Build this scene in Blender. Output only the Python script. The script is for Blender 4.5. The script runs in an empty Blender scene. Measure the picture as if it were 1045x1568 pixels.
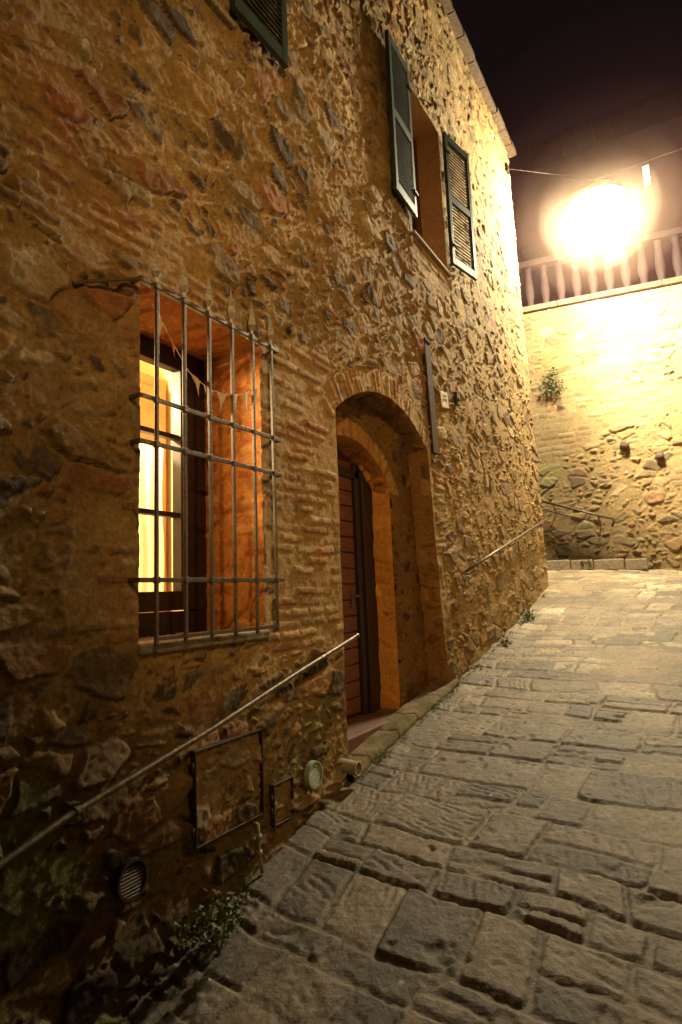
import bpy, math, random, time
import numpy as np
from mathutils import Vector, Matrix
T0=time.time()
random.seed(7); rng=np.random.default_rng(7)
scene=bpy.context.scene
scene.view_settings.view_transform='Standard'
scene.view_settings.look='None'
scene.view_settings.exposure=0

# ------------------------------------------------------------------ noise helpers
def hsh(ix,iy,seed=0):
    ix=np.asarray(ix).astype(np.int64); iy=np.asarray(iy).astype(np.int64)
    n=(ix*374761393+iy*668265263+seed*974711+12345)&0xffffffff
    n=((n^(n>>13))*1274126177)&0xffffffff
    n=((n^(n>>15))*2246822519)&0xffffffff
    n=n^(n>>16)
    return n/4294967295.0
def vn(x,y,seed=0):
    xi=np.floor(x);yi=np.floor(y);xf=x-xi;yf=y-yi
    xf=xf*xf*(3-2*xf);yf=yf*yf*(3-2*yf)
    a=hsh(xi,yi,seed);b=hsh(xi+1,yi,seed);c=hsh(xi,yi+1,seed);d=hsh(xi+1,yi+1,seed)
    return (a*(1-xf)+b*xf)*(1-yf)+(c*(1-xf)+d*xf)*yf
def fbm(x,y,seed=0,o=3):
    r=0;amp=.5;t=0
    for i in range(o):
        xr=x*(.8+.0)+y*.6;yr_=y*.8-x*.6
        r=r+amp*vn(xr*2**i,yr_*2**i,seed+i*17);t+=amp;amp*=.5
    return r/t*2-1          # -1..1
def sst(a,b,x):
    t=np.clip((x-a)/(b-a),0,1);return t*t*(3-2*t)
def voro(px,py,seed,jit=.8):
    ix=np.floor(px);iy=np.floor(py)
    F1=np.full(px.shape,9.);F2=F1.copy()
    ax=np.zeros_like(px);ay=ax.copy();bx=ax.copy();by=ax.copy();ida=ax.copy();idb=ax.copy()
    for dx in(-1,0,1):
        for dy in(-1,0,1):
            cx=ix+dx;cy=iy+dy
            qx=cx+.5+(hsh(cx,cy,seed)-.5)*jit;qy=cy+.5+(hsh(cx,cy,seed+1)-.5)*jit
            d=(qx-px)**2+(qy-py)**2
            c1=d<F1;c2=(~c1)&(d<F2)
            F2=np.where(c1,F1,np.where(c2,d,F2))
            bx=np.where(c1,ax,np.where(c2,qx,bx));by=np.where(c1,ay,np.where(c2,qy,by))
            F1=np.where(c1,d,F1);ax=np.where(c1,qx,ax);ay=np.where(c1,qy,ay)
            ida=np.where(c1,cx,ida);idb=np.where(c1,cy,idb)
    L=np.sqrt((ax-bx)**2+(ay-by)**2)+1e-6
    return ida,idb,(F2-F1)/(2*L),px-ax,py-ay
PAL=np.array([(.38,.25,.105),(.24,.17,.09),(.10,.07,.042),(.44,.35,.21),(.29,.145,.065),(.30,.22,.12),(.16,.115,.07),(.40,.28,.13),(.13,.10,.07),(.36,.20,.09)])
BPAL=np.array([(.34,.18,.085),(.39,.26,.13),(.29,.145,.07),(.41,.30,.16),(.24,.16,.09),(.36,.23,.11)])
MORT=np.array((.43,.29,.115))
def pick(pal,h):
    return pal[np.clip((h*len(pal)).astype(int),0,len(pal)-1)]
def rubble(s,t,seed=0,scale=1.0,dm=1.0):
    s=s/scale;t=t/scale
    ws=s+.055*fbm(s*4,t*4,seed+3,3)+.012*fbm(s*16,t*16,seed+4,2);wt=t+.045*fbm(s*3+9,t*4,seed+5,3)+.010*fbm(s*17,t*15,seed+7,2)
    A=voro(ws/.27,wt/.155,seed+11,.95);B=voro(ws/.15,wt/.078,seed+23,.95);D=voro(ws/.075,wt/.048,seed+27,.95)
    big=hsh(A[0],A[1],seed+31)<.40
    mid=(~big)&(hsh(B[0],B[1],seed+32)<.66)
    dA=A[2]*.19;dB=np.minimum(B[2]*.10,dA);dD=np.minimum(D[2]*.055,dB)
    d=np.where(big,dA,np.where(mid,dB,dD))
    ia=np.where(big,A[0],np.where(mid,B[0],D[0]));ib=np.where(big,A[1],np.where(mid,B[1],D[1]));sd=np.where(big,0,np.where(mid,500,3000))
    h0=hsh(ia,ib+sd,seed+41);h1=hsh(ia,ib+sd,seed+42);h2=hsh(ia,ib+sd,seed+43);h3=hsh(ia,ib+sd,seed+44)
    vx=np.where(big,A[3]*.27,np.where(mid,B[3]*.15,D[3]*.075));vy=np.where(big,A[4]*.155,np.where(mid,B[4]*.078,D[4]*.048))
    jit=fbm(s*22,t*22,seed+6,3)
    prof=sst(.002,.022,d+.008*jit)
    base=.000+.034*h0**1.3
    rid=1-np.abs(fbm(s*9,t*13,seed+18,3))*2
    S=-.026+(base+.026)*prof+(h1-.5)*.13*vx+(h2-.5)*.22*vy+.006*fbm(s*15,t*15,seed+8,3)+.006*rid*prof+.0045*fbm(s*50,t*50,seed+9,2)
    Mo=.001+.011*fbm(s*4,t*4,seed+12,2)+.006*fbm(s*24,t*24,seed+14,3)+.003*fbm(s*70,t*70,seed+19,1)
    m=np.clip((S-Mo)/.004,0,1)
    H=np.maximum(S,Mo)
    n1=fbm(s*14,t*22,seed+15,4)
    c=pick(PAL,h3)*(.72+.5*h1)[...,None]*(1+.40*n1)[...,None]
    sm=sst(.05,.5,fbm(s*7,t*7,seed+20,4))[...,None]*.5
    c=c*(1-sm)+MORT*.85*sm
    mc=MORT*(.82+.28*fbm(s*4,t*4,seed+16,3))[...,None]*(1+.20*fbm(s*40,t*40,seed+17,2))[...,None]
    col=c*m[...,None]+mc*(1-m)[...,None]
    return H*scale**.5*dm,col
def bricks(s,t,seed=0,bl=.25,bh=.066,g=.014):
    s=s+.020*fbm(s*4,t*4,seed+1,3);t=t+.022*fbm(s*2.5,t*2.5,seed+2,3)
    r=np.floor(t/bh);fr=(t/bh-r)*bh
    o=hsh(r,r*0,seed+3);L=bl*(.5+.8*hsh(r,r*0,seed+4))
    u=s/L+o;c=np.floor(u)
    fc=(u-c)*L
    d=np.minimum(np.minimum(fr,bh-fr),np.minimum(fc,L-fc))-g*.5+.006*fbm(s*35,t*35,seed+5,3)
    h0=hsh(c,r,seed+6);h1=hsh(c,r,seed+7)
    prof=sst(0,.010,d)
    S=-.014+(.007+.020*h0)*prof+.005*fbm(s*25,t*25,seed+8,3)
    Mo=-.002+.005*fbm(s*20,t*20,seed+9,3)
    m=np.clip((S-Mo)/.003,0,1)
    col=pick(BPAL,h1)*(.72+.45*h0)[...,None]*(1+.28*fbm(s*20,t*20,seed+10,3))[...,None]
    mc=MORT*(.9+.2*fbm(s*30,t*30,seed+11,2))[...,None]
    return np.maximum(S,Mo),col*m[...,None]+mc*(1-m)[...,None]

# ------------------------------------------------------------------ materials
def newmat(name):
    m=bpy.data.materials.new(name);m.use_nodes=True
    nt=m.node_tree;b=nt.nodes['Principled BSDF'];return m,nt,b
def add_noise(nt,scale,detail=6,rough=.6,coord='Object'):
    tc=nt.nodes.new('ShaderNodeTexCoord');n=nt.nodes.new('ShaderNodeTexNoise')
    n.inputs['Scale'].default_value=scale;n.inputs['Detail'].default_value=detail;n.inputs['Roughness'].default_value=rough
    nt.links.new(tc.outputs[coord],n.inputs['Vector']);return n
def masonry_mat(name,rough=.92,bs=.5,s1=45,s2=170,spec=.25,lo=.72,hi=1.25,dist=.012):
    m,nt,b=newmat(name)
    at=nt.nodes.new('ShaderNodeAttribute');at.attribute_name='col'
    n1=add_noise(nt,s1,6,.7)
    mr=nt.nodes.new('ShaderNodeMapRange');mr.inputs[1].default_value=.3;mr.inputs[2].default_value=.7;mr.inputs[3].default_value=lo;mr.inputs[4].default_value=hi
    nt.links.new(n1.outputs['Fac'],mr.inputs[0])
    mx=nt.nodes.new('ShaderNodeVectorMath');mx.operation='SCALE'
    nt.links.new(at.outputs['Color'],mx.inputs[0]);nt.links.new(mr.outputs[0],mx.inputs['Scale'])
    nt.links.new(mx.outputs[0],b.inputs['Base Color'])
    bp=nt.nodes.new('ShaderNodeBump');bp.inputs['Strength'].default_value=bs;bp.inputs['Distance'].default_value=dist
    nt.links.new(n1.outputs['Fac'],bp.inputs['Height']);nt.links.new(bp.outputs[0],b.inputs['Normal'])
    b.inputs['Roughness'].default_value=rough;b.inputs['Specular IOR Level'].default_value=spec
    return m
def simple(name,c,rough=.6,metal=0,var=.3,ns=12,bump=.2,c2=None,stretch=None):
    m,nt,b=newmat(name)
    n=add_noise(nt,ns,6,.65)
    if stretch:
        mp=nt.nodes.new('ShaderNodeMapping');mp.inputs['Scale'].default_value=stretch
        tc=nt.nodes.new('ShaderNodeTexCoord');nt.links.new(tc.outputs['Object'],mp.inputs[0]);nt.links.new(mp.outputs[0],n.inputs['Vector'])
    r=nt.nodes.new('ShaderNodeValToRGB')
    c2=c2 or tuple(x*(1-var) for x in c);c1=tuple(min(1,x*(1+var*.6)) for x in c)
    r.color_ramp.elements[0].position=.32;r.color_ramp.elements[1].position=.68
    r.color_ramp.elements[0].color=(*c2,1);r.color_ramp.elements[1].color=(*c1,1)
    nt.links.new(n.outputs['Fac'],r.inputs[0]);nt.links.new(r.outputs[0],b.inputs['Base Color'])
    bp=nt.nodes.new('ShaderNodeBump');bp.inputs['Strength'].default_value=bump;bp.inputs['Distance'].default_value=.004
    nt.links.new(n.outputs['Fac'],bp.inputs['Height']);nt.links.new(bp.outputs[0],b.inputs['Normal'])
    b.inputs['Roughness'].default_value=rough;b.inputs['Metallic'].default_value=metal
    return m
def emis(name,c,s):
    m,nt,b=newmat(name);b.inputs['Emission Color'].default_value=(*c,1);b.inputs['Emission Strength'].default_value=s
    b.inputs['Base Color'].default_value=(*c,1);return m
MW=masonry_mat('rubble_stone',bs=.8,s1=48,lo=.62,hi=1.3);MP=masonry_mat('paving_stone',rough=.62,bs=.7,s1=38,spec=.5,lo=.6,hi=1.3,dist=.012)
M_iron=simple('wrought_iron',(.075,.065,.055),.5,.7,.5,60,.4,c2=(.06,.03,.015))
M_grille=simple('weathered_grille_iron',(.115,.10,.078),.5,.45,.4,60,.4,c2=(.06,.038,.022))
M_tip=simple('worn_iron_tips',(.30,.29,.25),.5,.3,.4,60,.3,c2=(.16,.14,.11))
M_iron2=simple('galvanised_iron',(.17,.145,.11),.42,.75,.5,40,.3,c2=(.08,.05,.028))
M_green=simple('green_shutter_paint',(.028,.05,.040),.5,0,.4,9,.2)
M_door=simple('red_brown_door_wood',(.15,.042,.016),.5,0,.5,6,.3,stretch=(1,1,14))
M_dark=simple('dark_wood_frame',(.022,.011,.008),.5,0,.4,8,.3)
M_redwood=simple('red_wood_window',(.14,.04,.02),.5,0,.4,8,.3)
M_plaster=simple('ochre_plaster',(.5,.33,.16),.9,0,.2,6,.4)
M_room=simple('room_plaster',(.78,.66,.40),.9,0,.05,4,.1)
M_ward=simple('wardrobe_wood',(.5,.2,.06),.5,0,.3,5,.2)
M_tile=simple('roof_terracotta',(.20,.10,.06),.9,0,.4,9,.5)
M_facade=simple('distant_plaster',(.07,.04,.045),.9,0,.3,1.2,.3)
M_white=simple('white_enamel',(.7,.68,.6),.4,0,.15,20,.1)
M_vent=simple('green_vent_plastic',(.28,.36,.27),.5,0,.25,30,.1)
M_pipe=simple('pipe_plastic',(.30,.26,.20),.5,0,.3,30,.1)
M_stonesm=simple('step_stone',(.25,.20,.13),.85,0,.5,22,1.0)
M_corn=simple('cornice_stone',(.13,.085,.05),.9,0,.5,18,1.0)
M_leaf=simple('weed_leaf',(.12,.16,.045),.7,0,.5,30,.1)
M_lamp=emis('lamp_globe_lit',(1,.85,.55),800)
M_lit=emis('lit_window_pane',(1,.85,.55),1.5)

# ------------------------------------------------------------------ mesh helpers
def link(o,parent=None):
    scene.collection.objects.link(o)
    if parent:o.parent=parent
    return o
def empty(name):
    return link(bpy.data.objects.new(name,None))
def npmesh(name,co,quads,tris,col,mat,parent=None,smooth=True):
    me=bpy.data.meshes.new(name)
    nv=len(co);nq=len(quads);ntr=len(tris)
    me.vertices.add(nv);me.vertices.foreach_set('co',co.astype(np.float32).ravel())
    me.loops.add(nq*4+ntr*3)
    li=np.concatenate([quads.ravel(),tris.ravel()]).astype(np.int32)
    me.loops.foreach_set('vertex_index',li)
    me.polygons.add(nq+ntr)
    st=np.concatenate([np.arange(nq)*4,nq*4+np.arange(ntr)*3]).astype(np.int32)
    me.polygons.foreach_set('loop_start',st)
    me.polygons.foreach_set('use_smooth',np.full(nq+ntr,smooth))
    me.update(calc_edges=True);me.validate()
    if col is not None:
        a=me.attributes.new('col','FLOAT_COLOR','POINT')
        c4=np.ones((nv,4),np.float32);c4[:,:3]=np.clip(col,0.004,.9);a.data.foreach_set('color',c4.ravel())
    me.materials.append(mat)
    return link(bpy.data.objects.new(name,me),parent)
def gridfaces(nr,nc,keep=None):
    i=np.arange(nr-1)[:,None]*nc+np.arange(nc-1)[None,:]
    q=np.stack([i,i+1,i+nc+1,i+nc],-1).reshape(-1,4)
    if keep is None:return q,np.zeros((0,3),int)
    k=keep.ravel()[q];s=k.sum(1)
    Q=q[s==4];q3=q[s==3];k3=k[s==3]
    tr=np.array([r[m] for r,m in zip(q3,k3)]).reshape(-1,3) if len(q3) else np.zeros((0,3),int)
    return Q,tr
class MB:
    def __init__(s):s.v=[];s.f=[]
    def box(s,c,size,R=None):
        b=len(s.v)
        for sx in(-1,1):
            for sy in(-1,1):
                for sz in(-1,1):
                    p=Vector((sx*size[0]/2,sy*size[1]/2,sz*size[2]/2))
                    if R is not None:p=R@p
                    s.v.append(tuple(p+Vector(c)))
        for f in((0,1,3,2),(4,6,7,5),(0,4,5,1),(2,3,7,6),(0,2,6,4),(1,5,7,3)):s.f.append(tuple(b+i for i in f))
    def bb(s,x0,x1,y0,y1,z0,z1):s.box(((x0+x1)/2,(y0+y1)/2,(z0+z1)/2),(abs(x1-x0),abs(y1-y0),abs(z1-z0)))
    def tube(s,path,r,n=10,cap=True):
        P=[Vector(p) for p in path];b=len(s.v);m=len(P)
        rr=r if isinstance(r,(list,tuple)) else [r]*m
        prev=None
        for i in range(m):
            d=(P[min(i+1,m-1)]-P[max(i-1,0)]).normalized()
            if prev is None:
                u=d.orthogonal().normalized()
            else:
                u=(prev-d*prev.dot(d)).normalized()
            prev=u;w=d.cross(u)
            for k in range(n):
                a=2*math.pi*k/n+math.pi/4
                s.v.append(tuple(P[i]+(u*math.cos(a)+w*math.sin(a))*rr[i]))
        for i in range(m-1):
            for k in range(n):
                s.f.append((b+i*n+k,b+i*n+(k+1)%n,b+(i+1)*n+(k+1)%n,b+(i+1)*n+k))
        if cap:
            s.f.append(tuple(b+k for k in range(n))[::-1]);s.f.append(tuple(b+(m-1)*n+k for k in range(n)))
    def ring(s,c,axis,r0,r1,w,n=28):
        b=len(s.v)
        for k in range(n):
            a=2*math.pi*k/n
            for (r,x) in((r0,0),(r1,0),(r1,w),(r0,w)):
                s.v.append((c[0]+x,c[1]+math.cos(a)*r,c[2]+math.sin(a)*r))
        for k in range(n):
            for j in range(4):
                a=b+k*4;d=b+((k+1)%n)*4
                s.f.append((a+j,a+(j+1)%4,d+(j+1)%4,d+j))
    def obj(s,name,mat,parent=None,bevel=0,smooth=False):
        me=bpy.data.meshes.new(name);me.from_pydata(s.v,[],s.f);me.update();me.materials.append(mat)
        if smooth:
            for p in me.polygons:p.use_smooth=True
        o=link(bpy.data.objects.new(name,me),parent)
        if bevel:
            m=o.modifiers.new('bevel','BEVEL');m.width=bevel;m.segments=2;m.limit_method='ANGLE'
        return o

# ------------------------------------------------------------------ terrain profile
GY=np.array([-8,-2,0,1.79,2.65,3.7,5.77,7.66,10.6,13,16]);GZ=np.array([-3.3,-2.35,-1.98,-1.65,-1.43,-1.22,-.92,-.60,.03,.33,.5])
def ground(x,y):
    r=0
    for o in(-.6,-.3,0,.3,.6):r=r+np.interp(y+o,GY,GZ)
    r=r/5
    return r-.10*np.clip(x-.2,0,3)*sst(10,13,y)

# ------------------------------------------------------------------ HOUSE FACADE
house=empty('stone_house')
WY0,WY1,WZ0,WZ1=1.94,2.86,-.19,1.52      # barred window
UY0,UY1,UZ0,UZ1=5.45,6.45,3.62,5.42      # upper window
VY0,VY1,VZ0,VZ1=1.65,2.60,3.54,5.34      # second upper window
DY0=3.75;AC=(4.63,.284);AR=1.376
def yr(z):return 5.5+(1.355-np.minimum(z,1.355))*.096
def archz(y):return AC[1]+np.sqrt(np.maximum(AR**2-(y-AC[0])**2,0))
TOP=7.55
def facade(y,z):
    H,C=rubble(y,z,1,1.0)
    # more lime pointing towards the far end of the wall
    pt=(.30*sst(5.0,7.0,y))[...,None];C=C*(1-pt)+MORT*.92*pt
    Hb,Cb=bricks(y,z,60)
    n=fbm(y*2.2,z*2.2,71,3);n2=fbm(y*6,z*9,75,2)
    def rect(a,b,c,d,f=.18):
        return sst(0,f,np.minimum(np.minimum(y-a,b-y),np.minimum(z-c,d-z))+f*.6)
    w=np.maximum.reduce([rect(2.88,3.78,-.35,1.7)*.98,rect(5.5,5.95,-.55,1.25)*.66,rect(1.55,1.98,-.2,1.9)*.66,
        rect(1.3,2.6,1.5,1.95)*.68,rect(5.4,6.5,3.2,3.62)*.95,rect(3.4,5.9,1.62,1.9)*.45,rect(1.9,2.95,-.42,-.2)*.55,rect(1.2,1.7,.1,2.6)*.5,rect(4.0,4.9,2.0,3.2)*.42])
    bm=sst(.0,.06,w+.30*n+.18*n2-.60)
    H=H*(1-bm)+(Hb*1.05+.004)*bm;C=C*(1-bm[...,None])+Cb*bm[...,None]
    dy=y-AC[0];dz=z-AC[1];r=np.sqrt(dy**2+dz**2);an=np.arctan2(dy,dz)
    inb=(r>AR-.02)&(r<AR+.19+.02*fbm(y*8,z*8,77,2))&(np.abs(an)<.76)
    Hv,Cv=bricks(r-AR+.03,an*AR,90,.24,.062,.014)
    H=np.where(inb,Hv+.008,H);C=np.where(inb[...,None],Cv*1.02,C)
    H=H*(1-.38*sst(5.3,7.5,y))
    def near(a,b,c,d):
        ox=np.maximum(np.maximum(a-y,y-b),0);oz=np.maximum(np.maximum(c-z,z-d),0)
        return np.sqrt(ox**2+oz**2)
    dn=np.minimum.reduce([near(WY0,WY1,WZ0,WZ1),near(UY0,UY1,UZ0,UZ1),near(VY0,VY1,VZ0,VZ1),near(DY0,yr(z),-2,1.3)])
    k=.25+.75*sst(.01,.10,dn);H=H*k+.010*(1-k)
    H=H+.012*fbm(y*.9,z*.9,5,2)+.014*fbm(y*2.5,z*2.5,6,2)*k
    H=H+.03*sst(-.9,-1.8,z)*(y<3.7)
    dk=sst(2.8,1.1,y)*.45+.38*sst(-.2,-1.3,z)*sst(5.0,2.5,y)+.12*sst(.3,-.8,z)  # left-edge light falloff put into the colour, plus darker stone lower left
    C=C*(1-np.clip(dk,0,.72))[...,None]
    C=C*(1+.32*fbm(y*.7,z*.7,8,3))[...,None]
    st=sst(.1,.5,fbm(y*1.4,z*1.1,39,4))[...,None]*.38
    C=C*(1-st)+C*np.array((.62,.55,.5))*st
    rd=sst(2.3,1.4,y)*sst(.9,1.4,z)*sst(3.2,2.2,z)*sst(-.3,.3,fbm(y*2,z*2,44,3))
    C=C*(1-rd[...,None]*(1-np.array((1.0,.84,.8))))
    mo=sst(.25,.6,fbm(y*3,z*3,33,4)+.35*sst(.2,-1.0,z)-.25)*sst(.3,-.4,z)*sst(6,3,y)
    mo=np.clip(mo,0,.6)[...,None]
    C=C*(1-mo)+np.array((.10,.11,.03))*mo
    return H,C
def seg(*a):
    out=[]
    for (p,q,st) in a:
        n=max(1,round((q-p)/st));out.append(np.linspace(p,q,n+1)[:-1])
    return np.concatenate(out+[[a[-1][1]]])
ys=seg((-3,1.1,.05),(1.1,VY0,.009),(VY0,WY0,.009),(WY0,VY1,.009),(VY1,WY1,.009),(WY1,DY0,.009),(DY0,UY0,.010),(UY0,UY1,.012),(UY1,10.3,.018))
zs=seg((-3,-1.9,.05),(-1.9,WZ0,.009),(WZ0,WZ1,.009),(WZ1,2.3,.009),(2.3,VZ0,.013),(VZ0,UZ0,.013),(UZ0,VZ1,.016),(VZ1,UZ1,.016),(UZ1,TOP,.02))
Y,Z=np.meshgrid(ys,zs)
for i,z in enumerate(zs):
    if z<1.355:
        j=np.argmin(abs(ys-yr(z)));Y[i,j]=yr(z)
for j,y in enumerate(ys):
    if 3.75<y<5.5:
        i=np.argmin(abs(zs-archz(y)));Z[i,j]=archz(y)
e=1e-4
inside=((Y>WY0+e)&(Y<WY1-e)&(Z>WZ0+e)&(Z<WZ1-e))|((Y>UY0+e)&(Y<UY1-e)&(Z>UZ0+e)&(Z<UZ1-e))|((Y>VY0+e)&(Y<VY1-e)&(Z>VZ0+e)&(Z<VZ1-e))
inside|=((Y>DY0+e)&(Y<yr(Z)-e)&(Z<archz(Y)-e)&(Z<1.7))
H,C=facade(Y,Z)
Ye=np.where(Y>9,9+(Y-9)*((10.62-.055*(Z+0)-9)/(10.3-9)),Y)
H=H-.05*sst(10.15,10.3,Y)**2
co=np.stack([H,Ye,Z],-1).reshape(-1,3)
q,t=gridfaces(*Y.shape,keep=~inside)
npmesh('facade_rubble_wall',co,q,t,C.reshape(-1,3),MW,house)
print('facade',len(co),time.time()-T0)

def reveal(name,path,depth,seed,tint=(1,1,1),closed=False,mode='brick',dispm=1.0,x0=None):
    P=np.array(path,float)
    dense=[P[0]]
    for a,b in zip(P[:-1],P[1:]):
        L=np.linalg.norm(b-a);n=max(1,int(L/.011))
        for k in range(1,n+1):dense.append(a+(b-a)*k/n)
    D=np.array(dense);tan=np.gradient(D,axis=0);tan/=np.linalg.norm(tan,axis=1)[:,None]+1e-9
    nor=np.stack([-tan[:,1],tan[:,0]],1)
    cen=D.mean(0);sg=np.sign(((cen-D)*nor).sum(1));sg[sg==0]=1;nor*=sg[:,None]
    s=np.concatenate([[0],np.cumsum(np.linalg.norm(np.diff(D,axis=0),axis=1))])
    if x0 is None: h0,_=facade(D[:,0],D[:,1])
    else: h0=np.full(len(D),x0)
    K=int(depth/.012)+1;k=np.linspace(0,1,K)
    X=h0[:,None]*(1-k)+((0 if x0 is None else x0)-depth)*k
    S=np.repeat(s[:,None],K,1)
    if mode=='brick':Hd,Cc=bricks(X+5,S,seed,.27,.07,.012)
    elif mode=='stone':
        Hd,Cc=rubble(X+5,S,seed,1.3);Hd=Hd*.6;Cc=Cc*.6+.4*np.array((.34,.22,.11))
    if mode=='plaster':
        Hd=.006*fbm(X*6,S*6,seed,3);Cc=np.array((.46,.27,.13))*(1+.15*fbm(X*5,S*5,seed+1,3))[...,None]
    ramp=sst(0,.04,np.minimum(np.abs(X-h0[:,None]),1))
    Hd=(Hd*dispm)*ramp
    co=np.stack([X,D[:,0][:,None]+nor[:,0][:,None]*Hd,D[:,1][:,None]+nor[:,1][:,None]*Hd],-1).reshape(-1,3)
    q,t=gridfaces(len(D),K)
    return npmesh(name,co,q,t,(Cc*np.array(tint)).reshape(-1,3),MW,house)
reveal('window_reveal',[(WY0,WZ0),(WY0,WZ1),(WY1,WZ1),(WY1,WZ0),(WY0,WZ0)],.45,201,(1.1,.68,.45),dispm=.6)
reveal('upper_window_reveal',[(UY0,UZ0),(UY0,UZ1),(UY1,UZ1),(UY1,UZ0),(UY0,UZ0)],.30,211,mode='plaster')
reveal('side_window_reveal',[(VY0,VZ0),(VY0,VZ1),(VY1,VZ1),(VY1,VZ0),(VY0,VZ0)],.30,221,mode='plaster')
ay=np.linspace(3.75,5.5,60)
dp=[(DY0,-1.5)]+[(y,float(archz(y))) for y in ay]+[(float(yr(-1.3)),-1.3)]
reveal('door_outer_reveal',dp,.20,231,(.80,.64,.48),mode='stone')
IC=(4.33,.351);IR=.929;IY1=5.04
def iarch(y):return IC[1]+np.sqrt(np.maximum(IR**2-(y-IC[0])**2,0))
ys2=seg((3.5,3.62,.012),(3.62,IY1,.012),(IY1,5.85,.012));zs2=np.arange(-1.4,1.75,.012)
Y2,Z2=np.meshgrid(ys2,zs2)
for j,y in enumerate(ys2):
    if 3.62<y<IY1:
        i=np.argmin(abs(zs2-iarch(y)));Z2[i,j]=iarch(y)
ins=(Y2>3.62+e)&(Y2<IY1-e)&(Z2<iarch(Y2)-e)&(Z2<1.3)
Hs,Cs=rubble(Y2,Z2,301,1.2)
dy=Y2-IC[0];dz=Z2-IC[1];r=np.sqrt(dy**2+dz**2);an=np.arctan2(dy,dz)
Hv,Cv=bricks(r-IR+.02,an*IR,320,.24,.06,.01);inb=(r<IR+.15)&(Z2>.9)
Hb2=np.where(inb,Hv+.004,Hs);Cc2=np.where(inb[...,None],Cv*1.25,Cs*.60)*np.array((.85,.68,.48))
q,t=gridfaces(*Y2.shape,keep=~ins)
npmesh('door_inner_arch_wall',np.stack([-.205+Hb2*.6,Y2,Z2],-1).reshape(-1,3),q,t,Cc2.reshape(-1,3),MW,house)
ay=np.linspace(3.62,5.04,50)
reveal('door_inner_reveal',[(3.62,-1.4)]+[(y,float(iarch(y))) for y in ay]+[(5.04,-1.3)],.24,331,(1.7,1.2,.62),x0=-.20,mode='stone')
d=MB();d.bb(-.50,-.455,3.4,5.25,-1.4,1.5);d.obj('door_backing',M_dark,house)
d=MB()
z=-1.0
while z<1.35:
    d.bb(-.452,-.425,3.5,4.29,z,z+.128);d.bb(-.452,-.427,4.31,4.74,z,z+.128);z+=.136
d.obj('door_planks',M_door,house,.006)
d=MB();d.bb(-.452,-.40,4.76,4.83,-1.1,1.4);d.bb(-.452,-.38,4.85,5.06,-1.1,1.4);d.bb(-.452,-.40,3.5,5.0,1.02,1.10);d.obj('door_frame',M_dark,house,.006)
d=MB();d.tube([(-.42,4.66,-.02),(-.36,4.66,-.02),(-.355,4.58,-.02)],.010,8);d.bb(-.425,-.415,4.63,4.69,-.12,.05);d.obj('door_handle',M_iron2,house)
d=MB();d.bb(-.5,-.10,3.6,5.9,-1.5,-1.03);d.obj('door_floor',simple('terracotta_floor',(.12,.05,.028),.7),house,.01)
ty=np.arange(3.70,5.84,.010);tu=np.linspace(0,1,44);TY,TU=np.meshgrid(ty,tu)
cx=-.14+np.clip(TU/.72,0,1)*.21;cz=-np.clip((TU-.72)/.28,0,1)*.26
rd=-.03*np.exp(-((TU-.72)/.06)**2)
jt=np.zeros_like(TY)
for yj in(3.95,4.42,4.80,5.33):jt=np.maximum(jt,np.exp(-((TY-yj-.03*fbm(TU*5,TY*0,3,2))/.009)**2))
ms=sst(-.2,.4,fbm(TY*5,TU*2,889,4))[...,None]
Ct=np.array((.17,.13,.075))*(1+.5*fbm(TY*9,TU*3,880,4))[...,None];Ct=Ct*(1-.6*ms)+np.array((.09,.085,.035))*.6*ms;Ct=Ct*(1-.5*jt)[...,None]
tz=ground(0,TY)+.055+cz+rd+.012*fbm(TY*8,TU*2.5,881,4)+.018*fbm(TY*2,TU,882,2)-.018*jt
cx=cx+.014*fbm(TY*6,TU*2,883,3)*sst(.3,.8,TU)+.016*fbm(TY*1.5,TU*.1,884,2)-.012*jt*sst(.6,.8,TU)
q,t=gridfaces(*TY.shape);npmesh('door_threshold_stones',np.stack([cx,TY,tz],-1).reshape(-1,3),q,t,Ct.reshape(-1,3),MW,house)

# barred window joinery
f=MB();X0=-.46
f.bb(X0-.05,X0+.03,1.94,2.86,-.19,-.06);f.bb(X0-.05,X0+.03,1.94,2.86,1.46,1.53)
f.bb(X0-.05,X0+.03,2.755,2.87,-.06,1.46);f.bb(X0-.05,X0+.03,1.93,2.03,-.06,1.46)
f.bb(X0-.03,X0+.045,2.635,2.75,-.055,1.455);f.bb(X0-.03,X0+.04,2.03,2.635,-.055,.055);f.bb(X0-.03,X0+.04,2.03,2.635,1.39,1.455)
f.bb(X0-.02,X0+.03,2.03,2.635,.485,.515);f.bb(X0-.02,X0+.03,2.03,2.635,.955,.985)
f.obj('window_frame',M_dark,house,.005)
f=MB();f.bb(-.40,.035,1.93,2.88,-.235,-.185);f.obj('window_sill',M_stonesm,house,.012)
r=MB()
rx0,rx1,ry0,ry1,rz0,rz1=-3.2,-.53,.9,3.45,-.7,2.3
r.bb(rx0,rx1,ry0-.05,ry0,rz0,rz1);r.bb(rx0,rx1,ry1,ry1+.05,rz0,rz1);r.bb(rx0-.05,rx0,ry0,ry1,rz0,rz1);r.bb(rx0,rx1,ry0,ry1,rz0-.05,rz0);r.bb(rx0,rx1,ry0,ry1,rz1,rz1+.05)
r.obj('room_walls',M_room,house)
r=MB();r.bb(-1.9,-1.35,2.75,3.42,-.7,1.75);r.bb(-1.34,-1.32,2.80,3.08,-.5,1.65);r.bb(-1.34,-1.32,3.10,3.38,-.5,1.65)
r.bb(-2.9,-2.2,1.8,2.4,-.7,1.3)
r.obj('room_wardrobe',M_ward,house,.01)
cy=np.linspace(2.0,2.66,140);cz=np.linspace(.0,.93,20);CY,CZ=np.meshgrid(cy,cz)
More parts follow.
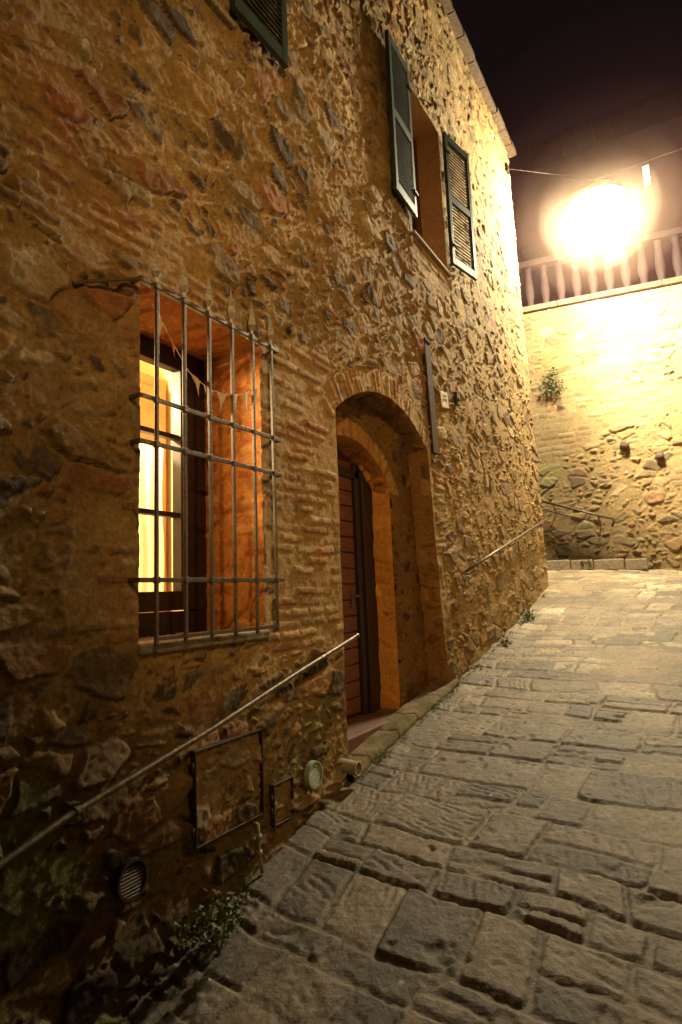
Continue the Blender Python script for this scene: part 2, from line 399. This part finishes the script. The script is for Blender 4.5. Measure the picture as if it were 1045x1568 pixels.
CX=-.58+.014*np.sin(CY*75+1.5*np.sin(CY*13))*(1.1-.3*(CZ))+.01*np.sin(CZ*7)
mc,nt,b=newmat('sheer_curtain');b.inputs['Base Color'].default_value=(.85,.78,.6,1);b.inputs['Roughness'].default_value=.9
tl=nt.nodes.new('ShaderNodeBsdfTranslucent');tl.inputs[0].default_value=(.95,.9,.72,1);mxs=nt.nodes.new('ShaderNodeMixShader');mxs.inputs[0].default_value=.7
nt.links.new(b.outputs[0],mxs.inputs[1]);nt.links.new(tl.outputs[0],mxs.inputs[2]);nt.links.new(mxs.outputs[0],nt.nodes['Material Output'].inputs[0])
q,t=gridfaces(*CY.shape);npmesh('window_curtain',np.stack([CX,CY,CZ],-1).reshape(-1,3),q,t,None,mc,house)
for (a,b_,z0,z1,nm) in((UY0,UY1,UZ0,UZ1,'upper'),(VY0,VY1,VZ0,VZ1,'side')):
    f=MB();x=-.30
    f.bb(x-.04,x+.03,a,a+.07,z0,z1);f.bb(x-.04,x+.03,b_-.07,b_,z0,z1);f.bb(x-.04,x+.028,a+.07,b_-.07,z0,z0+.08);f.bb(x-.04,x+.028,a+.07,b_-.07,z1-.07,z1);
    m=(a+b_)/2;f.bb(x-.03,x+.045,m-.05,m+.05,z0+.08,z1-.07);f.bb(x-.03,x+.025,a+.07,b_-.07,z0+.93,z0+.97)
    f.obj(nm+'_window_frame',M_redwood,house,.005)
    g=MB();g.bb(x-.02,x-.015,a,b_,z0,z1);gm,nt,b=newmat(nm+'_window_glass');b.inputs['Base Color'].default_value=(.03,.02,.015,1);b.inputs['Roughness'].default_value=.08;g.obj(nm+'_window_glass',gm,house)
    s=MB();s.bb(-.3,.05,a-.04,b_+.04,z0-.04,z0-.002);s.obj(nm+'_window_sill',M_stonesm,house,.01)
def shutter(name,hy,ang,w,side,z0,z1):
    m=MB()
    R=Matrix.Rotation(-ang*side,3,'Z');o=Vector((.06,hy,0))
    def bx(c,s,r2=None):
        RR=R if r2 is None else R@r2
        p=R@Vector((c[0],c[1]*side,c[2]));m.box(tuple(p+o),s,RR)
    st=.06
    bx((0,st/2,(z0+z1)/2),(.04,st,z1-z0));bx((0,w-st/2,(z0+z1)/2),(.04,st,z1-z0))
    for zc in(z0+.05,(z0+z1)/2,z1-.05):bx((0,w/2,zc),(.038,w-2*st-.002,.09))
    z=z0+.12
    while z<z1-.11:
        if abs(z-(z0+z1)/2)>.06:bx((0,w/2,z),(.045,w-2*st-.002,.008),Matrix.Rotation(.75,3,'Y'))
        z+=.042
    bx((.03,.03,z0+.25),(.02,.10,.03));bx((.03,.03,z1-.25),(.02,.10,.03))
    return m.obj(name,M_green,house,.003)
shutter('shutter_left_leaf',UY0-.01,.04,.54,-1,UZ0+.12,UZ1)
shutter('shutter_right_leaf',UY1+.03,.20,.56,1,UZ0+.12,UZ1)
shutter('side_shutter_leaf',VY1+.01,.04,.54,1,3.60,5.3)
shutter('side_shutter_leaf_b',VY0-.01,.06,.54,-1,3.60,5.3)
# roof & shallow eaves cornice
r=MB()
y=-3
while y<10.25:
    L=random.uniform(.35,.6);L=min(L,10.28-y);r.bb(-.3,.10+random.uniform(0,.03),y,y+L-.008,TOP-.005,TOP+.09);y+=L+.001
r.obj('eaves_cornice',M_corn,house,.012)
r=MB();r.box((-2.18,3.65,TOP+.85),(4.6,13.3,.08),Matrix.Rotation(.32,3,'Y'));r.obj('roof_slab',M_tile,house)
r=MB()
for k in range(66):
    y=-3+k*.2
    p0=Vector((-.10,y,TOP+.19));p1=Vector((-4.1,y,TOP+1.55));r.tube([p0,p1],.075,8)
r.obj('roof_tiles',M_tile,house,smooth=True)
r=MB();r.bb(-5,-4.9,-3,10.2,-3,TOP+1.3);r.bb(-5,-.12,10.05,10.18,-3,TOP);r.bb(-5,-.1,-3.1,-3,-3,TOP);r.bb(-4.9,-3.4,-3,10.05,-3,-2.9)
r.obj('house_back_walls',M_plaster,house)
xs=np.arange(-1.6,.0,.03);zz=np.arange(-.6,TOP,.03);Xg,Zg=np.meshgrid(xs,zz);Hh,Cc=rubble(Xg,Zg,401)
yend=10.62-.055*Zg
q,t=gridfaces(*Xg.shape);npmesh('gable_return_wall',np.stack([Xg-.03,yend+Hh-.03,Zg],-1).reshape(-1,3),q,t,Cc.reshape(-1,3),MW,house)

# ------------------------------------------------------------------ STREET
xs=seg((-3.5,-.12,.06),(-.12,2.6,.0095),(2.6,5.2,.04));yg=seg((-5,1.0,.05),(1.0,6.5,.0095),(6.5,14.2,.019))
X,Yg=np.meshgrid(xs,yg)
th=math.radians(-7);ca,sa=math.cos(th),math.sin(th)
S=X*ca+Yg*sa;T=-X*sa+Yg*ca
S=S+.030*fbm(X*3,Yg*3,501,3)+.008*fbm(X*20,Yg*20,502,2);T=T+.035*fbm(X*2.5,Yg*2.5,505,3)+.13*fbm(X*.7,Yg*.7,507,2)+.008*fbm(X*21,Yg*19,508,2)
bd=np.cumsum(rng.uniform(.15,.42,95))-8
row=np.clip(np.searchsorted(bd,T.ravel()).reshape(T.shape),1,94)
t0=bd[row-1];t1=bd[row]
Lr=.24+.30*hsh(row,row*0,511);off=hsh(row,row*0,512)
u=S/Lr+off+(T-t0)*(hsh(row,row*0,516)-.5)*1.3
c=np.floor(u)
jl=(hsh(c,row,513)-.5)*.6;jr=(hsh(c+1,row,513)-.5)*.6
c=np.where(u<c+jl,c-1,np.where(u>c+1+jr,c+1,c))
jl=(hsh(c,row,513)-.5)*.6;jr=(hsh(c+1,row,513)-.5)*.6
sp=(hsh(c,row,526)<.25);tm=(t0+t1)/2+(t1-t0)*(hsh(c,row,527)-.5)*.3
upper=sp&(T>tm)
lo_=np.where(upper,tm,t0);hi_=np.where(sp&~upper,tm,t1)
dr=np.minimum(T-lo_,hi_-T)
cid=c+np.where(upper,1000,0)
dc=np.minimum(u-(c+jl),(c+1+jr)-u)*Lr
rc=.022
cx=np.clip(rc-dr,0,None);cyy=np.clip(rc-dc,0,None)
dd=np.minimum(dr,dc)
dd=np.where((cx>0)&(cyy>0),rc-np.sqrt(cx**2+cyy**2),dd)
h0=hsh(cid,row,521);h1=hsh(cid,row,522);h2=hsh(cid,row,523);h3=hsh(cid,row,524);h4=hsh(cid,row,525)
gw=.001+.006*vn(X*1.7,Yg*1.7,530)+.007*vn(X*9,Yg*9,531)
dd2=dd-gw+.007*fbm(X*14,Yg*14,532,3)
prof=sst(0,.013,dd2)
St=-.013+(.014+.014*h0)*prof+(h1-.5)*.05*(T-(t0+t1)/2)+(h2-.5)*.035*((u-c-.5)*Lr)+.006*fbm(X*6,Yg*6,534,3)+.0035*fbm(X*30,Yg*30,536,3)
tang=np.where(h3>.5,S*1.0+T*.35,T+S*.25)
oth=np.where(h3>.5,T,S)
tool=sst(.15,.85,np.sin(tang*2*math.pi/.046+3*fbm(X*5,Yg*5,540,2)))*sst(-.15,.3,fbm(oth*14,tang*22,541,2))
St=St-.008*tool*(h4>.62)*sst(.012,.04,dd2)
St=St-.018*sst(.22,.6,fbm(X*9,Yg*9,543,3))*(h4<.7)
# chiselled pits
St=St-.007*sst(.55,.8,fbm(X*34,Yg*26,544,2))
Jo=-.009+.013*vn(X*1.1+4,Yg*1.1,545)+.005*fbm(X*25,Yg*25,546,3)
m=np.clip((St-Jo)/.003,0,1);Hh=np.maximum(St,Jo)
SP=np.array([(.215,.172,.115),(.15,.12,.085),(.26,.21,.145),(.125,.10,.073),(.23,.178,.115),(.18,.143,.098),(.20,.15,.10)])
C=pick(SP,h3)*(.72+.55*h1)[...,None]*(1+.38*fbm(X*6,Yg*6,550,4))[...,None]*(1+.36*fbm(X*.8,Yg*.8,551,3))[...,None]*(1+.28*fbm(X*24,Yg*24,552,3))[...,None]
C=C*(1-.25*tool*(h4>.5))[...,None]
jc=np.array((.21,.16,.09))*(.38+.9*vn(X*2,Yg*2,553))[...,None]*(1+.3*fbm(X*30,Yg*30,554,2))[...,None]
mo=sst(.1,.5,fbm(X*1.3,Yg*1.3,555,3))[...,None];jc=jc*(1-.7*mo)+np.array((.08,.09,.03))*.7*mo
C=C*m[...,None]+jc*(1-m)[...,None]
for _ in range(34):
    gx,gy=random.uniform(.3,2.3),random.uniform(2.2,8);rr=random.uniform(.006,.012)
    k=np.exp(-(((X-gx)**2+(Yg-gy)**2)/rr**2)**2)[...,None]
    C=C*(1-.8*k)+.6*.8*k
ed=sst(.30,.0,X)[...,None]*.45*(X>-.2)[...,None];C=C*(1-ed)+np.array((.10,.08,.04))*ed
C=C*(.62+.95*sst(3.0,10.5,Yg))[...,None]  # lamp falloff put into the slab colour: darker near, lighter far
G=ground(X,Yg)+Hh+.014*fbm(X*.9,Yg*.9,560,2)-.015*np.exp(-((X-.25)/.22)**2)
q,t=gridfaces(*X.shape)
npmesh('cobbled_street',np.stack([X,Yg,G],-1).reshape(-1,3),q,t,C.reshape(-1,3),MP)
g=MB();g.v=[(-150,-150,-6),(150,-150,-6),(150,150,-6),(-150,150,-6)];g.f=[(0,1,2,3)];g.obj('ground',simple('earth',(.06,.05,.035),.95,0,.3,.3,.2))
print('street',len(G.ravel()),time.time()-T0)

# ------------------------------------------------------------------ retaining wall at the end
rw=empty('retaining_wall')
A=Vector((-.62,13.0,0));Bv=Vector((2.41,13.47,0));dr_=(Bv-A).normalized();nn=Vector((dr_.y,-dr_.x,0))
sx=np.arange(-3.2,7.5,.020);sz=np.arange(-.4,5.86,.020);SX,SZ=np.meshgrid(sx,sz)
Hh,Cc=rubble(SX,SZ,601,1.2)
Hb,Cb=bricks(SX,SZ,650,.34,.12,.02)
bm=sst(0,.1,fbm(SX*.7,SZ*.9,651,3)-.02);Hh=Hh*(1-bm)+Hb*bm;Cc=Cc*(1-bm[...,None])+Cb*bm[...,None]*np.array((.95,1.0,1.1))
Cc=Cc*.75+.25*np.array((.42,.33,.20))
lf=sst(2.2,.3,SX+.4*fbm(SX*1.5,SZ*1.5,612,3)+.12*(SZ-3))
Cc=Cc*(1-.60*lf)[...,None]  # left end darkened in colour for weaker lamp light, besides stains
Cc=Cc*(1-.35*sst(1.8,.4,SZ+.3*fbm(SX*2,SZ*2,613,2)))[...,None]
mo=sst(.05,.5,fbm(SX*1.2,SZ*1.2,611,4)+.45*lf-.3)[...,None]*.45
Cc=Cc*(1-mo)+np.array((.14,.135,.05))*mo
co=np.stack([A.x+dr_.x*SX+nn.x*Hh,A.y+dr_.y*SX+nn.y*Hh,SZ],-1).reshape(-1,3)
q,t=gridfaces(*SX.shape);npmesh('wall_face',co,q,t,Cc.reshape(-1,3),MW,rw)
ang=math.atan2(dr_.y,dr_.x);R=Matrix.Rotation(ang,3,'Z')
def W(s,out,z):
    p=A+dr_*s+nn*out;return (p.x,p.y,z)
c=MB();s=-3.2
while s<7.4:
    L=random.uniform(.5,.8);c.box(W(s+L/2,-.10,5.92),(L-.01,.36,.12),R);s+=L
c.box(W(2.1,-.35,2.6),(10.6,.5,6.4),R)
c.obj('coping_stones',M_corn,rw,.015)
c=MB();c.box(W(2.1,-3.4,5.80),(10.6,6.0,.1),R);c.obj('terrace_floor',simple('terrace_paving',(.10,.07,.05),.9),rw)
c=MB();s=.05
for L in(.5,.42,.55,.4):
    c.box(W(s+L/2,.28,float(ground(0,12.8))+.09-.035*s),(L-.012,.22,.22),R);s+=L
c.obj('kerb_ledge',M_stonesm,rw,.025)
c=MB();c.box(W(1.75,.06,2.72),(.17,.16,.13),R@Matrix.Rotation(.3,3,'Y'));c.box(W(2.35,.06,2.42),(.15,.14,.12),R@Matrix.Rotation(-.2,3,'Y'));c.obj('protruding_stones',M_corn,rw,.04)
bl=empty('terrace_balustrade');M_bal=simple('dark_baluster_stone',(.022,.011,.010),.85,0,.3,10,.3)
c=MB();s=-3.0
while s<7.3:
    p=W(s,-.10,0);prof=[(.075,5.98),(.08,6.05),(.065,6.10),(.095,6.25),(.10,6.38),(.08,6.6),(.065,6.78),(.08,6.84),(.08,6.9)]
    c.tube([(p[0],p[1],z) for r_,z in prof],[r_ for r_,z in prof],10);s+=.32
c.obj('balusters',M_bal,bl,smooth=True)
c=MB();c.box(W(2.1,-.10,6.97),(10.6,.24,.14),R);c.obj('top_rail',M_bal,bl,.015)
bh=empty('background_house')
c=MB();c.bb(-7,9,17.5,17.8,5.5,12.2);c.obj('facade',M_facade,bh)
c=MB();c.box((1,17.2,12.35),(16.6,1.2,.14));
for k in range(40):c.box((-7+k*.41,17.0,12.23),(.09,.9,.1))
c.obj('eaves',M_dark,bh)
c=MB()
for x in(-3.6,-1.0,4.4):c.bb(x-.45,x+.45,17.44,17.5,8.2,9.8)
c.obj('closed_shutters',M_green,bh,.01)
c=MB();c.bb(1.90,2.06,17.44,17.49,10.55,11.10);c.obj('lit_window',M_lit,bh)
c=MB();c.bb(1.82,1.90,17.4,17.5,10.5,11.16);c.bb(2.06,2.14,17.4,17.5,10.5,11.16);c.bb(1.82,2.14,17.4,17.5,11.162,11.23);c.obj('lit_window_frame',M_dark,bh)
oh=empty('opposite_house')
yy=np.arange(-6,9,.06);zz=np.arange(-3.5,5.2,.06);Yo,Zo=np.meshgrid(yy,zz);Hh,Cc=rubble(Yo,Zo,701,1.2)
q,t=gridfaces(*Yo.shape);npmesh('facade',np.stack([5.0-Hh,Yo,Zo],-1).reshape(-1,3),q,t,Cc.reshape(-1,3),MW,oh)
c=MB();c.bb(5.05,8,-6,9,-3.5,5.2);c.obj('body',M_plaster,oh)

# ------------------------------------------------------------------ window grille
gr=empty('window_grille');c=MB();gx=.08
by=[1.98+i*(2.887-1.98)/5 for i in range(6)]
for y in by:
    c.box((gx,y,.655),(.016,.016,1.70),Matrix.Rotation(random.uniform(-.004,.004),3,'X'))
c.obj('vertical_bars',M_grille,gr,.002)
c=MB()
for y in by:
    c.tube([(gx,y,1.512),(gx,y,1.54),(gx,y,1.57),(gx,y,1.61),(gx,y,1.72)],[.009,.012,.030,.024,.001],4)
c.obj('spear_tips',M_tip,gr)
c=MB()
for z in(1.50,.935,.722,.096):
    c.box((gx,2.42,z),(.012,1.06,.022))
    c.box((gx/2-.005,1.885,z),(gx+.02,.014,.022));c.box((gx/2-.005,2.955,z),(gx+.02,.014,.022))
    for y in by:c.box((gx,y,z),(.024,.024,.030))
c.box((gx,2.434,-.165),(.01,.93,.02))
c.tube([(gx,1.89,1.5),(.05,1.75,1.44),(.02,1.57,1.355)],.009,6)
c.obj('cross_bars',M_grille,gr,.002)

# ------------------------------------------------------------------ bunting
bn=empty('flag_bunting')
pts=[(.02,2.01,1.44),(.02,2.13,1.30),(.02,2.25,1.17),(.02,2.40,1.115),(.02,2.56,1.125),(.02,2.70,1.17),(.02,2.84,1.25)]
c=MB();c.tube(pts,.002,5);c.obj('string',M_white,bn)
fc=[(.62,.55,.42),(.45,.12,.06),(.62,.55,.42),(.5,.35,.15),(.6,.55,.45),(.62,.5,.4),(.62,.55,.42),(.6,.5,.36),(.45,.2,.1)]
P=[Vector(p) for p in pts]
def onpath(t):
    t=t*(len(P)-1);i=min(int(t),len(P)-2);return P[i].lerp(P[i+1],t-i)
for i in range(9):
    a=onpath((i+.12)/9);b2=onpath((i+.88)/9);mid=(a+b2)/2+Vector((random.uniform(-.02,.03),random.uniform(-.012,.012),-.115))
    m1=(a+mid)/2+Vector((.01,0,0));m2=(b2+mid)/2+Vector((-.006,0,0));mm=(a+b2)/2+Vector((.012,0,-.003))
    c=MB();c.v=[tuple(a),tuple(mm),tuple(b2),tuple(m1),tuple(m2),tuple(mid)];c.f=[(0,3,1),(1,3,4),(1,4,2),(3,5,4)]
    c.obj('flag',simple('flag_cloth',fc[i],.9,0,.15,20,.05),bn)

# ------------------------------------------------------------------ handrails
def rail(name,pts,r,mat,br):
    e_=empty(name);c=MB();c.tube(pts,r,12);c.obj('rail',mat,e_,smooth=True)
    c=MB()
    for p in br:
        c.tube([p,(p[0],p[1],p[2]-.05),(p[0]-.05,p[1],p[2]-.075),(-.03,p[1],p[2]-.08)],.007,8)
    if br:c.obj('brackets',mat,e_,smooth=True)
    return e_
rail('handrail',[(.10,.2,-1.09),(.10,.9,-.93),(.10,1.27,-.845),(.10,1.543,-.767),(.105,2.3,-.615),(.10,3.0,-.455),(.11,3.745,-.29),(.11,3.757,-.287)],.0130,M_iron2,[(.10,.7,-.98),(.10,1.60,-.755),(.10,3.25,-.40)])
c=MB();c.tube([(.10,1.565,-.763),(.10,1.585,-.758)],.018,12);c.tube([(.11,3.742,-.291),(.11,3.765,-.285)],.017,12)
c.tube([(.103,3.30,-.39),(.103,3.32,-.386)],.017,12)
o=c.obj('joint_collars',M_iron2,bpy.data.objects['handrail'])
rail('handrail',[(.10,6.16,.185),(.10,7.6,.50),(.10,9.0,.80),(.10,10.5,1.12)],.016,M_iron2,[(.10,6.4,.235),(.10,8.2,.63),(.10,10.2,1.06)])
e_=empty('handrail');c=MB()
p0=Vector((-.45,12.75,1.70));p1=Vector((.80,12.86,1.24))
c.tube([p0,p1,p1+Vector((.03,0,-.06)),p1+Vector((-.02,0,-.16))],.022,10);c.tube([p0+Vector((0,0,-.17)),p1+Vector((-.25,0,-.05))],.014,8)
for k in(.15,.8):
    p=p0.lerp(p1,k);c.tube([p,(p.x,p.y+.15,p.z-.1),(p.x,p.y+.35,p.z-.1)],.012,8)
c.obj('rail',M_iron,e_,smooth=True)

# ------------------------------------------------------------------ hatches, vents, pipes, plaque
def hatch(y0,y1,z0,z1,w,xo,seed):
    e_=empty('utility_hatch');c=MB();x0,x1=.0,xo
    c.bb(x0,x1,y0,y0+w,z0,z1);c.bb(x0,x1,y1-w,y1,z0,z1);c.bb(x0,x1-.001,y0+w,y1-w,z1-w,z1);c.bb(x0,x1-.001,y0+w,y1-w,z0,z0+w)
    c.obj('frame',M_iron,e_,.002)
    c=MB();c.tube([(xo-.008,y0-.01,z0+.05),(xo-.008,y0-.01,z0+.10)],.007,8);c.tube([(xo-.008,y0-.01,z1-.10),(xo-.008,y0-.01,z1-.05)],.007,8);c.obj('hinges',M_iron,e_,smooth=True)
    ya=np.arange(y0+w,y1-w+.001,.008);za=np.arange(z0+w,z1-w+.001,.008);Ya,Za=np.meshgrid(ya,za);Hh,Cc=rubble(Ya,Za,seed,.85)
    q,t=gridfaces(*Ya.shape);npmesh('stone_infill',np.stack([xo-.022+Hh*.8,Ya,Za],-1).reshape(-1,3),q,t,Cc.reshape(-1,3)*.7,MW,e_)
hatch(2.25,2.77,-1.15,-.71,.009,.048,8025);hatch(2.86,3.05,-1.25,-1.03,.007,.045,8044)
def vent(y,z,r,mat,x=.045):
    e_=empty('wall_vent');c=MB();c.ring((x-.03,y,z),'x',r*.86,r,.036);c.obj('rim',mat,e_,smooth=False)
    c=MB();k=-r*.75
    while k<r*.76:
        hw=math.sqrt(max((r*.86)**2-k*k,0));c.box((x-.005,y,z+k),(.016,2*hw,.004),Matrix.Rotation(.6,3,'Y'));k+=r*.17
    c.obj('louvres',mat,e_)
    c=MB();c.tube([(x-.03,y,z),(x-.025,y,z)],r*.87,24);c.obj('back',M_dark,e_)
vent(3.27,-1.08,.080,M_vent,.05);vent(1.88,-1.13,.080,M_iron,.05)
e_=empty('drain_pipe');c=MB()
c.tube([(-.05,3.66,-1.12),(.13,3.655,-1.135)],.044,20,cap=False);c.tube([(.135,3.655,-1.135),(-.04,3.66,-1.12)],.037,20,cap=False);c.ring((.128,3.655,-1.135),'x',.036,.048,.010)
c.tube([(.0,3.66,-1.128),(.01,3.66,-1.128)],.038,16)
c.obj('pipe',M_pipe,e_,smooth=True)
e_=empty('water_pipe');c=MB();c.tube([(.0,2.70,-1.17),(.055,2.70,-1.18),(.06,2.70,-1.24),(.055,2.705,-1.32),(.07,2.71,-1.42)],.009,8);c.tube([(.06,2.70,-1.23),(.06,2.70,-1.255)],.016,8);c.tube([(.056,2.705,-1.31),(.057,2.706,-1.335)],.016,8);c.obj('pipe',M_pipe,e_,smooth=True)
e_=empty('house_number_plaque');c=MB();c.box((.055,5.95,1.97),(.012,.21,.17),Matrix.Rotation(.15,3,'X'));c.obj('plate',M_white,e_,.004)
c=MB();c.box((.062,5.95,1.97),(.004,.13,.02),Matrix.Rotation(.15,3,'X'));c.box((.062,5.95,2.01),(.004,.09,.015),Matrix.Rotation(.15,3,'X'));c.obj('lettering',M_dark,e_)
e_=empty('door_bell');c=MB();c.bb(.02,.06,6.35,6.45,2.03,2.17);c.tube([(.06,6.40,2.09),(.075,6.40,2.09)],.02,12);c.obj('bell_push',M_iron,e_,.004)
e_=empty('rusty_beam');c=MB();c.box((.012,5.64,1.93),(.05,.15,1.16),Matrix.Rotation(.06,3,'X'));c.box((.04,5.60,2.50),(.016,.16,.03));c.obj('beam',simple('rusty_steel',(.05,.02,.01),.9,0,.5,15,.5),e_,.006)

# ------------------------------------------------------------------ street lamp hung on a span wire
LY=11.0;LP=Vector((1.26,LY,6.47))
lamp=empty('street_lamp')
wz=LP.z+.62
c=MB();c.tube([(0,9.9,wz+.02),(.7,10.5,wz-.01),(LP.x,LY,wz-.03),(3.2,LY,wz),(5.4,LY,wz+.08)],.008,6)
c.tube([(LP.x,LY,wz-.03),(LP.x,LY,LP.z+.36)],.014,8);c.bb(-.01,.04,9.84,9.96,wz-.06,wz+.08);c.obj('span_wire',M_iron,lamp,smooth=False)
c=MB();z=LP.z;c.tube([(LP.x,LY,z+.42),(LP.x,LY,z+.40),(LP.x,LY,z+.385),(LP.x,LY,z+.33),(LP.x,LY,z+.22),(LP.x,LY,z+.13)],[.03,.06,.16,.34,.45,.49],32,cap=False);c.obj('hood',M_white,lamp,smooth=True)
bpy.ops.mesh.primitive_uv_sphere_add(segments=24,ring_count=14,radius=.38,location=LP);o=bpy.context.object;o.name='globe';o.data.materials.append(M_lamp);o.parent=lamp
for p in o.data.polygons:p.use_smooth=True
# extra unseen spot, added under the globe to brighten the terrace wall
ld=bpy.data.lights.new('added_wall_spot','SPOT');ld.energy=1500;ld.color=(1,.86,.58);ld.spot_size=math.radians(78);ld.spot_blend=1;ld.shadow_soft_size=.12
lo=link(bpy.data.objects.new('added_wall_spot',ld),lamp);sp_=LP+Vector((.1,.1,-.52));lo.location=sp_;lo.rotation_euler=(Vector((2.4,13.4,3.7))-sp_).to_track_quat('-Z','Y').to_euler()
halo=empty('lamp_halo')  # scatter shells added round the lamp to imitate lens bloom
for i,(rad,dens,cl) in enumerate(((2.8,.0022,(1,.45,.5)),(2.0,.0042,(1,.55,.5)),(1.4,.010,(1,.74,.5)),(1.0,.025,(1,.82,.6)))):
    bpy.ops.mesh.primitive_ico_sphere_add(subdivisions=4,radius=rad,location=LP);o=bpy.context.object;o.name='halo_layer';o.parent=halo
    m=bpy.data.materials.new('halo');m.use_nodes=True;nt=m.node_tree;nt.nodes.clear()
    out=nt.nodes.new('ShaderNodeOutputMaterial');vs=nt.nodes.new('ShaderNodeVolumeScatter');vs.inputs['Color'].default_value=(*cl,1);vs.inputs['Density'].default_value=dens
    nt.links.new(vs.outputs[0],out.inputs['Volume']);o.data.materials.append(m)
fl=empty('wall_lantern');FP=Vector((4.35,-1.2,3.3))
c=MB();c.tube([(5.0,-1.2,3.3),(4.7,-1.2,3.6),(4.35,-1.2,3.62),(4.35,-1.2,3.5)],.018,8);c.tube([(4.35,-1.2,3.56),(4.35,-1.2,3.48),(4.35,-1.2,3.38)],[.03,.12,.2],16);c.obj('bracket_and_shade',M_iron,fl,smooth=True)
ld=bpy.data.lights.new('lantern_light','SPOT');ld.energy=860;ld.color=(1,.57,.20);ld.spot_size=math.radians(64);ld.spot_blend=1;ld.shadow_soft_size=.06
lo=link(bpy.data.objects.new('lantern_light',ld),fl);lo.location=FP;lo.rotation_euler=(Vector((0,4.3,1.6))-FP).to_track_quat('-Z','Y').to_euler()
ld=bpy.data.lights.new('room_light','POINT');ld.energy=300;ld.color=(1,.72,.36);ld.shadow_soft_size=.1
lo=link(bpy.data.objects.new('room_light',ld),house);lo.location=(-1.15,2.15,1.45)

# ------------------------------------------------------------------ plants
def weed(c,center,rad,hgt,n,nrm=(0,0,1),ls=.05):
    for _ in range(n):
        a=random.uniform(0,2*math.pi);rr=rad*math.sqrt(random.random())
        p=Vector(center)+Vector((abs(math.cos(a)*rr) if nrm[2] else math.cos(a)*rr,math.sin(a)*rr if nrm[2] else random.uniform(-.3,0)*rad,random.random()**1.5*hgt if nrm[2] else math.sin(a)*rr))
        dirv=Vector((random.gauss(0,1),random.gauss(0,1),random.gauss(.3,.8))).normalized()
        L=ls*random.uniform(.4,1.4);wd=L*random.uniform(.15,.34)
        sd=dirv.orthogonal().normalized();sd.rotate(Matrix.Rotation(random.uniform(0,6.28),3,dirv))
        dn=Vector((0,0,-L*.25));b=len(c.v)
        c.v+=[tuple(p),tuple(p+dirv*L*.5+sd*wd),tuple(p+dirv*L+dn),tuple(p+dirv*L*.5-sd*wd)]
        c.f.append((b,b+1,b+2,b+3))
    for _ in range(max(3,n//25)):
        a=random.uniform(0,6.28);t_=Vector(center)+Vector((abs(math.cos(a))*rad*.7,math.sin(a)*rad*.7,hgt*random.uniform(.5,1)))
        if nrm[2]:c.tube([center,tuple((Vector(center)+t_)/2+Vector((0,0,.02))),tuple(t_)],.0015,4)
c=MB()
for k in range(9):weed(c,(.08+random.uniform(0,.16),2.24+random.uniform(-.13,.13),float(ground(.1,2.24))+random.uniform(0,.08)),.06,.10,60,ls=.034)
weed(c,(.07,2.5,float(ground(.1,2.5))),.07,.06,50,ls=.025);c.obj('weed_plant',M_leaf)
c=MB();weed(c,(.08,8.4,float(ground(0,8.4))),.14,.14,110,ls=.05);weed(c,(.08,7.3,float(ground(0,7.3))),.10,.10,80,ls=.045);c.obj('weed_plant',M_leaf)
c=MB()
for _ in range(26):
    y=random.uniform(1.9,10);weed(c,(.06,y,float(ground(0,y))+.0),random.uniform(.03,.07),.03,14,ls=.02)
for _ in range(30):
    y=random.uniform(3.7,5.7);weed(c,(.09,y,float(ground(0,y))+.01),.04,.02,10,ls=.015)
c.obj('moss_and_grass_tufts',M_leaf)
M_creep=simple('creeper_leaf',(.05,.07,.02),.7,0,.5,30,.1)
c=MB()
for (dx,dz,n) in((0,0,90),(.12,.1,60),(-.1,.18,50),(.02,.32,40),(.16,-.12,40),(-.16,-.05,30)):weed(c,(-.10+dx,12.93,4.1+dz),.11,.1,n,nrm=(0,-1,0),ls=.07)
c.obj('wall_creeper',M_creep)
c=MB();weed(c,(.2,12.75,.38),.18,.10,100,ls=.05);weed(c,(1.95,12.95,.2),.15,.10,80,ls=.05);c.obj('weed_plant',M_creep)

# ------------------------------------------------------------------ world
w=bpy.data.worlds.new('World');scene.world=w;w.use_nodes=True;nt=w.node_tree
bg=nt.nodes['Background'];bg.inputs[0].default_value=(.34,.18,.18,1);bg.inputs[1].default_value=.022

# ------------------------------------------------------------------ camera
th=math.radians(30.1);p=math.radians(7.61);rho=.04
fw=Vector((-math.sin(th)*math.cos(p),math.cos(th)*math.cos(p),math.sin(p)));r0=Vector((math.cos(th),math.sin(th),0));u0=r0.cross(fw)
Rr=(r0-rho*u0).normalized();U=(u0+rho*r0).normalized()
cam=bpy.data.cameras.new('camera');co_=link(bpy.data.objects.new('camera',cam))
co_.matrix_world=Matrix(((Rr.x,U.x,-fw.x,2.2),(Rr.y,U.y,-fw.y,0),(Rr.z,U.z,-fw.z,0),(0,0,0,1)))
cam.sensor_fit='HORIZONTAL';cam.sensor_width=24;cam.lens=21.62;cam.clip_start=.05;cam.clip_end=500
scene.camera=co_
print('done',time.time()-T0)
